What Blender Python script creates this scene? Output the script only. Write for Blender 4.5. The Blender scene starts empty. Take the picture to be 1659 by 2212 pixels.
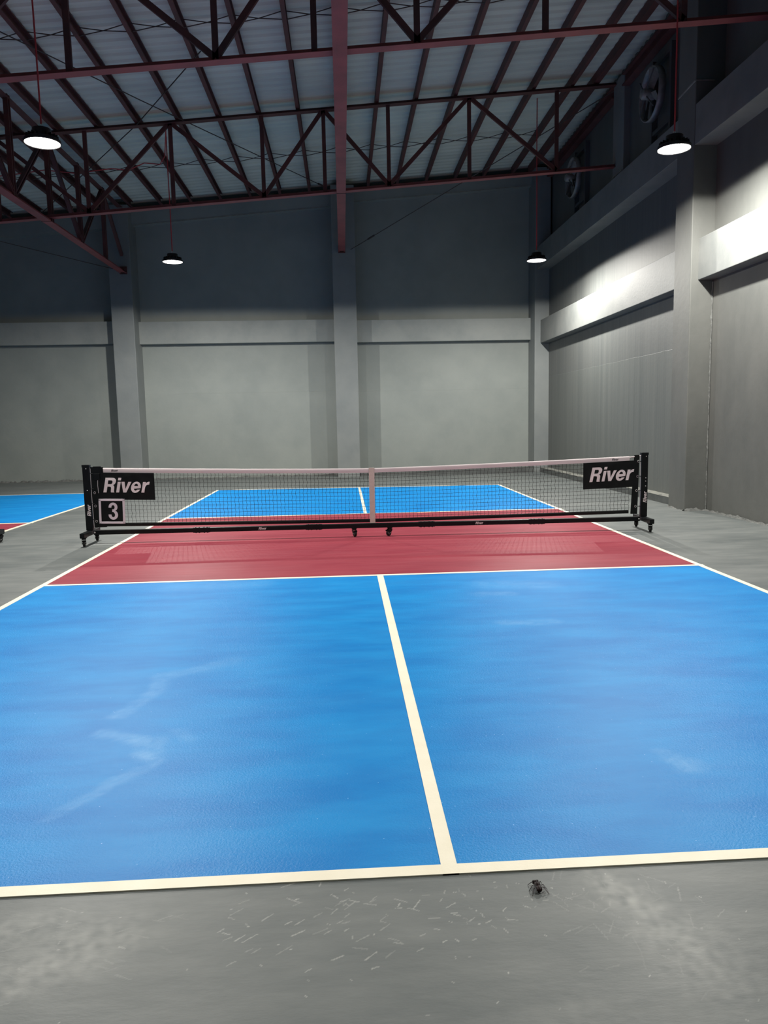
import bpy, bmesh, math, random
from mathutils import Vector, Matrix, noise

random.seed(7)
C = bpy.context.scene.collection
sc = bpy.context.scene

# ------------------------------------------------------------------ camera, world, exposure
cam_d = bpy.data.cameras.new('camera')
cam = bpy.data.objects.new('camera', cam_d)
C.objects.link(cam)
cam.location = (-0.29964, -8.86782, 1.40313)
cam.rotation_mode = 'XYZ'
cam.rotation_euler = (1.4500017, 0.0201966, -0.0540213)
cam_d.sensor_fit = 'VERTICAL'
cam_d.sensor_height = 24.0
cam_d.sensor_width = 18.0
cam_d.lens = 1616.9084 / 2212.0 * 24.0
cam_d.clip_end = 200
sc.camera = cam

w = bpy.data.worlds.new('world')
sc.world = w
w.use_nodes = True
w.node_tree.nodes['Background'].inputs[0].default_value = (0.55, 0.75, 1.0, 1)
w.node_tree.nodes['Background'].inputs[1].default_value = 0.004

sc.view_settings.view_transform = 'Standard'
sc.view_settings.look = 'None'
sc.view_settings.gamma = 1
sc.view_settings.use_curve_mapping = False
sc.view_settings.exposure = 0.22

LAMP_POWER = 700.0
REAR = 0.6      # unseen lamps behind the viewer, added to light the foreground floor, are dimmer
LAMP_COLOR = (1.0, 0.97, 0.9)
LAMPS = [  # position of the lens, label
    ((-3.59, 0.17, 4.58), 'large glowing round lamp hanging at far left, nearer of the two on that side'),
    ((-3.55, 6.47, 4.58), 'small glowing round lamp hanging between the left column and the middle column'),
    ((3.71, 6.66, 4.58), 'small glowing round lamp hanging before the back corner of the right wall'),
    ((3.76, 0.39, 4.58), 'large glowing round lamp hanging in front of the column of the right wall'),
    ((-3.50, -6.2, 4.5), 'unseen round lamp added over the near left side of the court, behind the viewer'),
    ((3.60, -6.1, 4.5), 'unseen round lamp added over the near right side of the court, behind the viewer'),
]
SLOPE = 0.0815
def roof_z(x, off=0.0):          # underside of the purlins
    return 7.23 + SLOPE * x + off

# ------------------------------------------------------------------ materials
def mat(name, color, rough=0.5, metal=0.0, color2=None, nscale=3.0, stretch=(1, 1, 1), detail=5.0,
        bump=0.0, bscale=60.0, bstretch=(1, 1, 1), lo=0.35, hi=0.65, rough2=None, emit=None, estr=0.0,
        color3=None, n3scale=30.0, n3stretch=(1, 1, 1), n3amt=0.3, spec=0.5, alpha=None):
    m = bpy.data.materials.new(name)
    m.use_nodes = True
    nt = m.node_tree
    b = nt.nodes['Principled BSDF']
    b.inputs['Roughness'].default_value = rough
    b.inputs['Metallic'].default_value = metal
    b.inputs['Specular IOR Level'].default_value = spec
    b.inputs['Base Color'].default_value = (*color, 1)
    L = nt.links.new
    if emit:
        b.inputs['Emission Color'].default_value = (*emit, 1)
        b.inputs['Emission Strength'].default_value = estr
    tc = nt.nodes.new('ShaderNodeTexCoord')
    def nz(scale, st, det=5.0, rgh=0.55):
        mp = nt.nodes.new('ShaderNodeMapping')
        mp.inputs['Scale'].default_value = st
        L(tc.outputs['Object'], mp.inputs['Vector'])
        n = nt.nodes.new('ShaderNodeTexNoise')
        n.inputs['Scale'].default_value = scale
        n.inputs['Detail'].default_value = det
        n.inputs['Roughness'].default_value = rgh
        L(mp.outputs[0], n.inputs['Vector'])
        return n
    col = None
    if color2 is not None:
        n = nz(nscale, stretch, detail)
        r = nt.nodes.new('ShaderNodeMapRange')
        r.inputs[1].default_value = lo
        r.inputs[2].default_value = hi
        L(n.outputs['Fac'], r.inputs[0])
        mx = nt.nodes.new('ShaderNodeMix')
        mx.data_type = 'RGBA'
        mx.inputs[6].default_value = (*color, 1)
        mx.inputs[7].default_value = (*color2, 1)
        L(r.outputs[0], mx.inputs[0])
        col = mx.outputs[2]
        if rough2 is not None:
            r2 = nt.nodes.new('ShaderNodeMapRange')
            r2.inputs[1].default_value = lo
            r2.inputs[2].default_value = hi
            r2.inputs[3].default_value = rough
            r2.inputs[4].default_value = rough2
            L(n.outputs['Fac'], r2.inputs[0])
            L(r2.outputs[0], b.inputs['Roughness'])
    if color3 is not None:
        n = nz(n3scale, n3stretch, 6.0, 0.6)
        r = nt.nodes.new('ShaderNodeMapRange')
        r.inputs[1].default_value = 0.4
        r.inputs[2].default_value = 0.75
        r.inputs[4].default_value = n3amt
        L(n.outputs['Fac'], r.inputs[0])
        mx = nt.nodes.new('ShaderNodeMix')
        mx.data_type = 'RGBA'
        if col is not None:
            L(col, mx.inputs[6])
        else:
            mx.inputs[6].default_value = (*color, 1)
        mx.inputs[7].default_value = (*color3, 1)
        L(r.outputs[0], mx.inputs[0])
        col = mx.outputs[2]
    if col is not None:
        L(col, b.inputs['Base Color'])
    if bump > 0:
        n = nz(bscale, bstretch, 4.0, 0.6)
        bp = nt.nodes.new('ShaderNodeBump')
        bp.inputs['Strength'].default_value = bump
        bp.inputs['Distance'].default_value = 0.02
        L(n.outputs['Fac'], bp.inputs['Height'])
        L(bp.outputs[0], b.inputs['Normal'])
    if alpha is not None:
        b.inputs['Alpha'].default_value = alpha
    return m

def add_attr_wear(m, color, rough_add=None):
    """mix a lighter worn colour in where the mesh carries the 'wear' mark"""
    nt = m.node_tree
    b = nt.nodes['Principled BSDF']
    lk = b.inputs['Base Color'].links[0]
    src = lk.from_socket
    at = nt.nodes.new('ShaderNodeAttribute')
    at.attribute_name = 'wear'
    mx = nt.nodes.new('ShaderNodeMix')
    mx.data_type = 'RGBA'
    nt.links.new(at.outputs['Fac'], mx.inputs[0])
    nt.links.new(src, mx.inputs[6])
    mx.inputs[7].default_value = (*color, 1)
    nt.links.new(mx.outputs[2], b.inputs['Base Color'])

def add_specks(m, color, scale=9.0, thr=0.045):
    nt = m.node_tree
    b = nt.nodes['Principled BSDF']
    src = b.inputs['Base Color'].links[0].from_socket
    tc = nt.nodes.new('ShaderNodeTexCoord')
    mp = nt.nodes.new('ShaderNodeMapping')
    mp.inputs['Scale'].default_value = (1, 1, 0)
    nt.links.new(tc.outputs['Object'], mp.inputs['Vector'])
    v = nt.nodes.new('ShaderNodeTexVoronoi')
    v.inputs['Scale'].default_value = scale
    nt.links.new(mp.outputs[0], v.inputs['Vector'])
    lt = nt.nodes.new('ShaderNodeMath')
    lt.operation = 'LESS_THAN'
    lt.inputs[1].default_value = thr
    nt.links.new(v.outputs['Distance'], lt.inputs[0])
    sp = nt.nodes.new('ShaderNodeSeparateColor')
    nt.links.new(v.outputs['Color'], sp.inputs[0])
    gt = nt.nodes.new('ShaderNodeMath')
    gt.operation = 'GREATER_THAN'
    gt.inputs[1].default_value = 0.6
    nt.links.new(sp.outputs[0], gt.inputs[0])
    mu = nt.nodes.new('ShaderNodeMath')
    mu.operation = 'MULTIPLY'
    nt.links.new(lt.outputs[0], mu.inputs[0])
    nt.links.new(gt.outputs[0], mu.inputs[1])
    mx = nt.nodes.new('ShaderNodeMix')
    mx.data_type = 'RGBA'
    nt.links.new(mu.outputs[0], mx.inputs[0])
    nt.links.new(src, mx.inputs[6])
    mx.inputs[7].default_value = (*color, 1)
    nt.links.new(mx.outputs[2], b.inputs['Base Color'])

def matte_sheen(m, fac, rough):
    """grainy paint: mostly matte with a weak broad sheen"""
    nt = m.node_tree
    b = nt.nodes['Principled BSDF']
    b.inputs['Specular IOR Level'].default_value = 0.0
    b.inputs['IOR'].default_value = 1.02
    g = nt.nodes.new('ShaderNodeBsdfGlossy')
    g.inputs['Color'].default_value = (1, 1, 1, 1)
    g.inputs['Roughness'].default_value = rough
    if b.inputs['Normal'].is_linked:
        nt.links.new(b.inputs['Normal'].links[0].from_socket, g.inputs['Normal'])
    mx = nt.nodes.new('ShaderNodeMixShader')
    mx.inputs[0].default_value = fac
    nt.links.new(b.outputs[0], mx.inputs[1])
    nt.links.new(g.outputs[0], mx.inputs[2])
    nt.links.new(mx.outputs[0], nt.nodes['Material Output'].inputs['Surface'])

M = {}
M['floor'] = mat('grey_floor_paint', (.100, .114, .115), .46, color2=(.138, .151, .149), nscale=1.1, stretch=(.7, 1.4, 1),
                 bump=.06, bscale=22, bstretch=(.5, 1.3, 1), rough2=.55, color3=(.28, .288, .275), n3scale=5, n3stretch=(.5, 1.7, 1), n3amt=.30, spec=.4)
add_attr_wear(M['floor'], (.52, .52, .49))
M['blue'] = mat('blue_court_paint', (.002, .185, .530), .46, color2=(.006, .245, .615), nscale=2.6, stretch=(.6, 1.7, 1),
                bump=.16, bscale=130, rough2=.40, color3=(.05, .30, .64), n3scale=3.0, n3stretch=(.5, 1.8, 1), n3amt=.18, spec=.18)
add_attr_wear(M['blue'], (.10, .33, .66))
add_specks(M['blue'], (.22, .46, .78), 26.0, .05)
M['red'] = mat('crimson_court_paint', (.235, .030, .050), .50, color2=(.290, .045, .065), nscale=1.5, stretch=(.5, 2, 1),
               bump=.12, bscale=110, rough2=.45, color3=(.34, .10, .12), n3scale=5, n3stretch=(.3, 2.5, 1), n3amt=.3, spec=.3)
matte_sheen(M['blue'], .042, .41)
matte_sheen(M['red'], .045, .40)
M['cream'] = mat('cream_line_paint', (.89, .83, .68), .55, color2=(.84, .78, .62), nscale=6, bump=.05, bscale=90)
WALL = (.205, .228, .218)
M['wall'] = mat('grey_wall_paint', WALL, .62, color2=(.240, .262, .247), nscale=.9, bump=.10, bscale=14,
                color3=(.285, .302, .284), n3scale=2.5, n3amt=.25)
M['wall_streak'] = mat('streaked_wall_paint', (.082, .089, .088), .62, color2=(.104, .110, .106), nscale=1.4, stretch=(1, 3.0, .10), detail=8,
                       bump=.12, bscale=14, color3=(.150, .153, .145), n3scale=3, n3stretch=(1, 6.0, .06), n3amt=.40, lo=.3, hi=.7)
M['wall_streak_low'] = mat('lightened_streaked_wall_paint', (.084, .093, .090), .62, color2=(.108, .116, .110), nscale=1.4, stretch=(1, 3.0, .10), detail=8,
                       bump=.12, bscale=14, color3=(.155, .16, .15), n3scale=3, n3stretch=(1, 6.0, .06), n3amt=.40, lo=.3, hi=.7)  # lower coat raised in tone to stand in for light low on the wall
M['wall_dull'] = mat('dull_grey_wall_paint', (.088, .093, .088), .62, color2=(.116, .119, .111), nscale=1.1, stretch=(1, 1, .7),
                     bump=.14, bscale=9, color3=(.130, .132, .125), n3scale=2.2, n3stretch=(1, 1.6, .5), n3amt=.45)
M['column'] = mat('blue_grey_column_paint', (.158, .174, .176), .6, color2=(.190, .205, .202), nscale=1.2, bump=.10, bscale=14,
                color3=(.23, .24, .23), n3scale=3, n3amt=.25)
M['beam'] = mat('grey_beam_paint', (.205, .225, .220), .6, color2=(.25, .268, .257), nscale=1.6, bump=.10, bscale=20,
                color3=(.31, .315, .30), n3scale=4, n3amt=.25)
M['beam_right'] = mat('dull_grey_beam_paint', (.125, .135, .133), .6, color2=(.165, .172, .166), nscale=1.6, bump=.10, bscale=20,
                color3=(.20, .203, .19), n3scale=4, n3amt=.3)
M['ledge'] = mat('pale_ledge_paint', (.27, .27, .24), .7, color2=(.19, .195, .18), nscale=8, bump=.2, bscale=40)
M['mortar'] = mat('rough_mortar', (.16, .165, .158), .85, color2=(.09, .095, .092), nscale=14, bump=.5, bscale=40)
M['curb'] = mat('dark_curb_paint', (.060, .066, .066), .6, color2=(.09, .097, .095), nscale=4, bump=.15, bscale=30)
M['roof'] = mat('metal_roof_sheet', (.58, .62, .54), .60, .0, color2=(.48, .52, .46), nscale=1.0, stretch=(.3, 3, 1), spec=.12)
M['steel'] = mat('oxide_red_steel', (.27, .064, .064), .55, color2=(.19, .047, .047), nscale=3, bump=.05, bscale=40)
M['steel_dark'] = mat('dark_oxide_steel', (.105, .032, .030), .65, color2=(.065, .025, .024), nscale=3, bump=.05, bscale=40)
M['rod'] = mat('brown_rod', (.055, .040, .036), .5, .3)
M['cord'] = mat('red_cord', (.42, .045, .05), .5)
M['housing'] = mat('dark_lamp_housing', (.03, .03, .032), .4, .6)
M['lens'] = mat('glowing_lens', (.9, .9, .85), .4, emit=(1, .97, .9), estr=9.0)
M['black'] = mat('black_powder_coat', (.003, .004, .005), .40, color2=(.005, .006, .007), nscale=20, spec=.22)
M['vinyl'] = mat('black_vinyl', (.004, .005, .005), .38, color2=(.007, .008, .008), nscale=9, bump=.18, bscale=9, spec=.22)
M['mesh'] = mat('black_net_cord', (.008, .008, .009), .7)
M['tape'] = mat('white_net_tape', (.66, .59, .59), .7, color2=(.58, .51, .52), nscale=12, stretch=(.2, 1, 4))
M['strap'] = mat('beige_center_strap', (.60, .51, .46), .75, color2=(.54, .455, .41), nscale=30)
M['print'] = mat('white_print', (.72, .66, .67), .6)
M['chrome'] = mat('steel_bolt', (.75, .75, .75), .3, .9)
M['rubber'] = mat('black_rubber', (.006, .006, .006), .55, spec=.25)
M['hub'] = mat('grey_wheel_hub', (.30, .30, .30), .45)
M['rope'] = mat('grey_lacing_rope', (.40, .41, .42), .6)
M['cardframe'] = mat('lilac_white_frame', (.66, .60, .66), .5)
M['fan'] = mat('grey_fan_metal', (.26, .26, .25), .5, .3, color2=(.18, .18, .175), nscale=8)
M['fan_dark'] = mat('dark_fan_rail', (.10, .105, .11), .55, .3)
M['fly'] = mat('dark_brown_fly', (.007, .003, .003), .5, color2=(.018, .006, .006), nscale=300, spec=.2)
M['wing'] = mat('smoky_fly_wing', (.10, .10, .105), .3, alpha=.45)

# ------------------------------------------------------------------ mesh helpers
class MB:
    def __init__(s):
        s.v = []; s.f = []; s.sm = []
    def add(s, vs, fs, smooth=False):
        o = len(s.v)
        s.v += [tuple(x) for x in vs]
        s.f += [tuple(i + o for i in f) for f in fs]
        s.sm += [smooth] * len(fs)
    def box(s, a, b, mtx=None):
        x0, y0, z0 = a; x1, y1, z1 = b
        vs = [(x0, y0, z0), (x1, y0, z0), (x1, y1, z0), (x0, y1, z0), (x0, y0, z1), (x1, y0, z1), (x1, y1, z1), (x0, y1, z1)]
        if mtx is not None:
            vs = [mtx @ Vector(v) for v in vs]
        s.add(vs, [(0, 3, 2, 1), (4, 5, 6, 7), (0, 1, 5, 4), (1, 2, 6, 5), (2, 3, 7, 6), (3, 0, 4, 7)])
    def bbox(s, a, b, r=.004):
        """box with chamfered edges along every side"""
        bm = bmesh.new()
        bmesh.ops.create_cube(bm, size=1)
        for v in bm.verts:
            v.co = Vector([(a[i] + b[i]) / 2 + v.co[i] * (b[i] - a[i]) for i in range(3)])
        bmesh.ops.bevel(bm, geom=bm.edges[:], offset=r, segments=2, affect='EDGES', profile=.6)
        bm.verts.index_update()
        s.add([v.co for v in bm.verts], [[v.index for v in f.verts] for f in bm.faces])
        bm.free()
    def profile(s, prof, a, b, up=(0, 0, 1), close=True):
        """sweep a 2D profile (u sideways, v along up) from a to b"""
        a = Vector(a); b = Vector(b)
        d = (b - a).normalized(); up = Vector(up)
        side = d.cross(up).normalized(); up = side.cross(d).normalized()
        n = len(prof)
        vs = [a + side * u + up * v for u, v in prof] + [b + side * u + up * v for u, v in prof]
        fs = [(i, (i + 1) % n, n + (i + 1) % n, n + i) for i in range(n)]
        s.add(vs, fs + [tuple(range(n - 1, -1, -1)), tuple(range(n, 2 * n))])
    def bar(s, a, b, wdt, hgt, up=(0, 0, 1)):
        u, v = wdt / 2, hgt / 2
        s.profile([(-u, -v), (u, -v), (u, v), (-u, v)], a, b, up)
    def tube(s, pts, r, n=8, cap=True, smooth=True):
        pts = [Vector(p) for p in pts]
        rs = r if isinstance(r, (list, tuple)) else [r] * len(pts)
        ref = Vector((0, 0, 1))
        d0 = (pts[1] - pts[0]).normalized()
        if abs(d0.dot(ref)) > .9:
            ref = Vector((1, 0, 0))
        u = d0.cross(ref).normalized()
        vs = []
        for i, p in enumerate(pts):
            d = (pts[min(i + 1, len(pts) - 1)] - pts[max(i - 1, 0)]).normalized()
            u = (u - d * u.dot(d)).normalized()
            q = d.cross(u)
            for k in range(n):
                t = 2 * math.pi * k / n
                vs.append(p + (u * math.cos(t) + q * math.sin(t)) * rs[i])
        fs = []
        for i in range(len(pts) - 1):
            for k in range(n):
                fs.append((i * n + k, i * n + (k + 1) % n, (i + 1) * n + (k + 1) % n, (i + 1) * n + k))
        s.add(vs, fs, smooth)
        if cap:
            o = (len(pts) - 1) * n
            s.add(vs[:n], [tuple(range(n - 1, -1, -1))])
            s.add(vs[o:], [tuple(range(n))])
    def lathe(s, prof, c=(0, 0, 0), axis='z', n=32, smooth=True):
        """prof: list of (radius, height)"""
        vs = []
        for r, h in prof:
            for k in range(n):
                t = 2 * math.pi * k / n
                x, y = r * math.cos(t), r * math.sin(t)
                p = {'z': (x, y, h), 'x': (h, x, y), 'y': (y, h, x)}[axis]
                vs.append((p[0] + c[0], p[1] + c[1], p[2] + c[2]))
        fs = []
        for i in range(len(prof) - 1):
            for k in range(n):
                fs.append((i * n + k, i * n + (k + 1) % n, (i + 1) * n + (k + 1) % n, (i + 1) * n + k))
        s.add(vs, fs, smooth)
    def grid(s, fn, nu, nv, smooth=True):
        vs = [fn(i / nu, j / nv) for j in range(nv + 1) for i in range(nu + 1)]
        fs = [(j * (nu + 1) + i, j * (nu + 1) + i + 1, (j + 1) * (nu + 1) + i + 1, (j + 1) * (nu + 1) + i) for j in range(nv) for i in range(nu)]
        s.add(vs, fs, smooth)
    def build(s, name, m, parent=None, loc=(0, 0, 0), rot=None):
        me = bpy.data.meshes.new(name)
        me.from_pydata(s.v, [], s.f)
        me.polygons.foreach_set('use_smooth', s.sm)
        me.materials.append(m)
        me.update()
        o = bpy.data.objects.new(name, me)
        C.objects.link(o)
        o.location = loc
        if rot:
            o.rotation_euler = rot
        if parent:
            o.parent = parent
        return o

def tag(o, label=None, cat=None, group=None, kind=None):
    if label: o['label'] = label
    if cat: o['category'] = cat
    if group: o['group'] = group
    if kind: o['kind'] = kind
    return o

def empty(name, loc=(0, 0, 0), rz=0.0):
    o = bpy.data.objects.new(name, None)
    C.objects.link(o)
    o.location = loc
    o.rotation_euler = (0, 0, rz)
    o.empty_display_size = .2
    return o

def children(o):
    return [c for c in bpy.data.objects if c.parent == o]

def copy_tree(o, parent=None):
    c = o.copy()
    C.objects.link(c)
    c.parent = parent
    for ch in children(o):
        copy_tree(ch, c)
    return c

def outline_mesh(splines, depth):
    """filled flat mesh (thickness depth) from closed 2D outlines, holes included"""
    cu = bpy.data.curves.new('outline', 'CURVE')
    cu.dimensions = '2D'
    cu.fill_mode = 'BOTH'
    cu.extrude = depth / 2
    for pts in splines:
        sp = cu.splines.new('POLY')
        sp.points.add(len(pts) - 1)
        for i, (x, y) in enumerate(pts):
            sp.points[i].co = (x, y, 0, 1)
        sp.use_cyclic_u = True
    ob = bpy.data.objects.new('outline', cu)
    C.objects.link(ob)
    bpy.context.view_layer.update()
    dg = bpy.context.evaluated_depsgraph_get()
    me = bpy.data.meshes.new_from_object(ob.evaluated_get(dg))
    vs = [v.co.copy() for v in me.vertices]
    fs = [tuple(p.vertices) for p in me.polygons]
    bpy.data.objects.remove(ob)
    bpy.data.curves.remove(cu)
    bpy.data.meshes.remove(me)
    return vs, fs

def arc(cx, cy, rx, ry, a0, a1, n=14):
    return [(cx + rx * math.cos(math.radians(a0 + (a1 - a0) * i / n)), cy + ry * math.sin(math.radians(a0 + (a1 - a0) * i / n))) for i in range(n + 1)]

def river_outlines():
    R = [(0, 0), (0, 1), (.46, 1), (.58, .985), (.67, .93), (.725, .84), (.735, .74), (.715, .635), (.655, .55), (.575, .50),
         (.64, .46), (.68, .39), (.692, .28), (.698, .12), (.71, .045), (.745, 0), (.515, 0), (.497, .06), (.487, .16), (.482, .28),
         (.465, .35), (.42, .385), (.34, .395), (.215, .395), (.215, 0)]
    Rh = [(.215, .57), (.215, .83), (.40, .83), (.46, .82), (.50, .78), (.513, .70), (.50, .62), (.46, .58), (.40, .57)]
    i1 = [(0, 0), (0, .73), (.2, .73), (.2, 0)]
    i2 = [(0, .83), (0, 1), (.2, 1), (.2, .83)]
    v = [(0, .73), (.215, .73), (.345, .235), (.47, .73), (.675, .73), (.44, 0), (.235, 0)]
    e = [(.665, .30), (.205, .30)] + arc(.335, .31, .13, .175, 183, 320, 10) + [(.65, .21)] + arc(.335, .365, .335, .382, -28, -360, 34)
    eh = [(.205, .445)] + arc(.335, .445, .13, .165, 180, 0, 12)
    r = [(0, 0), (0, .73), (.195, .73), (.195, .61), (.25, .69), (.33, .735), (.41, .745), (.445, .742), (.445, .545), (.40, .553), (.30, .53), (.235, .475), (.2, .38), (.2, 0)]
    out = []
    for dx, sps in ((0, (R, Rh)), (.86, (i1, i2)), (1.10, (v,)), (1.80, (e, eh)), (2.56, (r,))):
        for s in sps:
            out.append([(x + dx + .21 * y, y) for x, y in s])
    return out            # about 3.1 wide, 1 tall

def three_outline():
    # bold condensed numeral, 0.62 wide, 1 tall
    o = arc(.31, .735, .295, .265, 190, 0, 20)[0:0]
    o = [(.015, .70)] + arc(.305, .735, .285, .265, 172, -40, 22) + [(.43, .525)]
    o += arc(.305, .275, .305, .285, 50, -172, 24)
    o += [(.0, .30), (.19, .30)] + arc(.305, .275, .115, .135, 180, 360 + 65, 18)
    o += [(.335, .445), (.245, .445), (.245, .60), (.32, .60)]
    o += arc(.305, .725, .105, .125, -55, 175, 16) + [(.20, .70)]
    return [o]

RV = outline_mesh(river_outlines(), .02)
TH = outline_mesh(three_outline(), .02)

def lettering(name, src, m, parent, origin, size, xdir, ydir, thick=.0012, width=None, src_w=3.1):
    """flat raised print: origin = lower left corner, size = cap height"""
    xd = Vector(xdir).normalized(); yd = Vector(ydir).normalized(); nd = xd.cross(yd)
    sx = size if width is None else width / src_w
    o = Vector(origin)
    b = MB()
    b.add([o + xd * v.x * sx + yd * v.y * size + nd * (v.z / .02 * thick) for v in src[0]], src[1])
    return b.build(name, m, parent)

# ------------------------------------------------------------------ structure: floor, walls, columns, beams, roof
import numpy as np
FX0, FX1, FY0, FY1, FS = -1.75, 1.55, -7.75, -6.70, .0035
fnx, fny = int(round((FX1 - FX0) / FS)), int(round((FY1 - FY0) / FS))
def floor_scuffs():
    """marks scraped into the paint in front of the base line"""
    rg = np.random.default_rng(11)
    A = np.zeros((fny + 1, fnx + 1), np.float32)
    gx = FX0 + FS * np.arange(fnx + 1); gy = FY0 + FS * np.arange(fny + 1)
    def blur(a, k):
        for _ in range(k):
            a = (a + np.roll(a, 1, 0) + np.roll(a, -1, 0) + np.roll(a, 1, 1) + np.roll(a, -1, 1)) / 5
        return a
    base = blur(rg.random(A.shape).astype(np.float32) - .5, 14)
    base /= np.abs(base).max()
    X, Y_ = np.meshgrid(gx, gy)
    def blob(cx, cy, rx, ry, k, rot=0.0):
        c, s_ = math.cos(rot), math.sin(rot)
        dx, dy = X - cx, Y_ - cy
        u = (dx * c + dy * s_) / rx; v = (-dx * s_ + dy * c) / ry
        f = np.exp(-(u * u + v * v))
        return k * f
    soft = sum(blob(*t) for t in ((-1.28, -6.86, .13, .07, .22, .3), (-1.02, -6.90, .16, .10, .22, .2), (-1.12, -7.02, .15, .08, .22, .1), (-1.2, -7.10, .10, .04, .2, 0),
                                  (.47, -6.80, .06, .16, .25, .5), (.52, -6.95, .09, .20, .22, .35), (.60, -7.15, .14, .18, .16, .2), (.25, -7.30, .2, .1, .10, 0)))
    A += soft * (.55 + .9 * base)
    def scratch(x, y, a, L_, k):
        n = max(2, int(L_ / FS * 1.5))
        for i_ in range(n):
            t = i_ / (n - 1) - .5
            px, py = x + math.cos(a) * L_ * t, y + math.sin(a) * L_ * t
            ix, iy = int(round((px - FX0) / FS)), int(round((py - FY0) / FS))
            if 0 <= ix <= fnx and 0 <= iy <= fny:
                A[iy, ix] = max(A[iy, ix], k * .62)
    for _ in range(60):
        scratch(rg.normal(-.40, .22), rg.normal(-6.92, .09), rg.choice([.55, .7, -.3]) + rg.normal(0, .15), rg.uniform(.012, .05), rg.uniform(.25, .7))
    for _ in range(60):
        scratch(rg.normal(-1.1, .15), rg.normal(-6.95, .08), rg.choice([.35, -.4]) + rg.normal(0, .1), rg.uniform(.03, .10), rg.uniform(.12, .30))
    for _ in range(90):
        scratch(rg.normal(.50, .12), rg.normal(-6.95, .14), rg.choice([.6, -.7, 1.4]) + rg.normal(0, .2), rg.uniform(.02, .07), rg.uniform(.12, .30))
    for _ in range(90):
        x, y = rg.uniform(-1.2, 1.3), rg.uniform(-7.5, -6.74)
        scratch(x, y, rg.uniform(0, 3.1), .004, rg.uniform(.35, 1.0))
    for _ in range(60):
        scratch(rg.normal(.05, .25), rg.normal(-6.86, .08), rg.uniform(0, 3.1), rg.uniform(.005, .02), rg.uniform(.25, .8))
    return np.clip(A, 0, 1)
sc_map = floor_scuffs()
b = MB()
b.grid(lambda u, v: (FX0 + (FX1 - FX0) * u, FY0 + (FY1 - FY0) * v, 0), fnx, fny, False)
nfine = len(b.v)
def fq(x0, y0, x1, y1):
    b.add([(x0, y0, 0), (x1, y0, 0), (x1, y1, 0), (x0, y1, 0)], [(0, 1, 2, 3)])
fq(-19, -17, 5.2, FY0); fq(-19, FY1, 5.2, 11.4); fq(-19, FY0, FX0, FY1); fq(FX1, FY0, 5.2, FY1)
b.add([(-19, -17, -.12), (5.2, -17, -.12), (5.2, 11.4, -.12), (-19, 11.4, -.12), (-19, -17, 0), (5.2, -17, 0), (5.2, 11.4, 0), (-19, 11.4, 0)],
      [(3, 2, 1, 0), (0, 1, 5, 4), (1, 2, 6, 5), (2, 3, 7, 6), (3, 0, 4, 7)])
fo_ = b.build('floor', M['floor'])
at = fo_.data.attributes.new('wear', 'FLOAT', 'POINT')
vals = np.zeros(len(fo_.data.vertices), np.float32)
vals[:nfine] = sc_map.ravel()
at.data.foreach_set('value', vals)
tag(fo_, 'grey painted concrete floor around the courts', kind='structure')

YW, YC, YB = 11.10, 10.45, 10.88
# back wall: top follows the roof
def sloped_wall(name, x0, x1, y0, y1, m):
    b = MB()
    vs = []
    for y in (y0, y1):
        vs += [(x0, y, -.1), (x1, y, -.1), (x1, y, roof_z(x1, .22)), (x0, y, roof_z(x0, .22))]
    b.add(vs, [(0, 1, 2, 3), (7, 6, 5, 4), (0, 4, 5, 1), (1, 5, 6, 2), (2, 6, 7, 3), (3, 7, 4, 0)])
    return b.build(name, m)
tag(sloped_wall('wall_back', -19, 5.3, YW, YW + .25, M['wall']), 'grey painted back wall', kind='structure')
tag(sloped_wall('wall_front', -19, 5.3, -17.2, -17, M['wall']), 'grey wall behind the viewer', kind='structure')
b = MB(); b.box((-19.2, -17, -.1), (-19, 11.4, 6.2)); tag(b.build('wall_left', M['wall']), 'grey wall far to the left', kind='structure')
b = MB()
b.box((5.02, 2.13, -.1), (5.3, YW, 5.2))
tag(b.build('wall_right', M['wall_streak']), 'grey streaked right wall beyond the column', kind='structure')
b = MB()
b.box((5.02, -17, -.1), (5.3, 2.13, 5.2))
b.box((5.1, -17, 5.2), (5.3, YW, roof_z(5.2, .2)))
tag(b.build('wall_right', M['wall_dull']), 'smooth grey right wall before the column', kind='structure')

# thin second coat of plaster on the lower walls, its upper edge is the faint wavy seam
def plaster_coat(name, x0, x1, z1, y, t, m, axis='x'):
    b = MB()
    n = 60
    vs = []
    for i in range(n + 1):
        u = x0 + (x1 - x0) * i / n
        z = z1 + .012 * noise.noise(Vector((u * 2.2, 3.1, y))) + .006 * noise.noise(Vector((u * 11, 1.7, y)))
        if axis == 'x':
            vs += [(u, y, 0), (u, y - t, 0), (u, y - t, z), (u, y, z + .004)]
        else:
            vs += [(y, u, 0), (y - t, u, 0), (y - t, u, z), (y, u, z + .004)]
    fs = []
    for i in range(n):
        for k in range(3):
            fs.append((4 * i + k, 4 * i + k + 1, 4 * i + 4 + k + 1, 4 * i + 4 + k))
    b.add(vs, fs)
    return tag(b.build(name, m), kind='structure')
plaster_coat('trim_1', -5.42, -.47, 2.21, YW, .007, M['wall'])
plaster_coat('trim_2', .11, 4.65, 2.19, YW, .007, M['wall'])
plaster_coat('trim_3', 2.42, 10.40, 2.45, 5.02, .002, M['wall_streak_low'], 'y')

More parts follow.
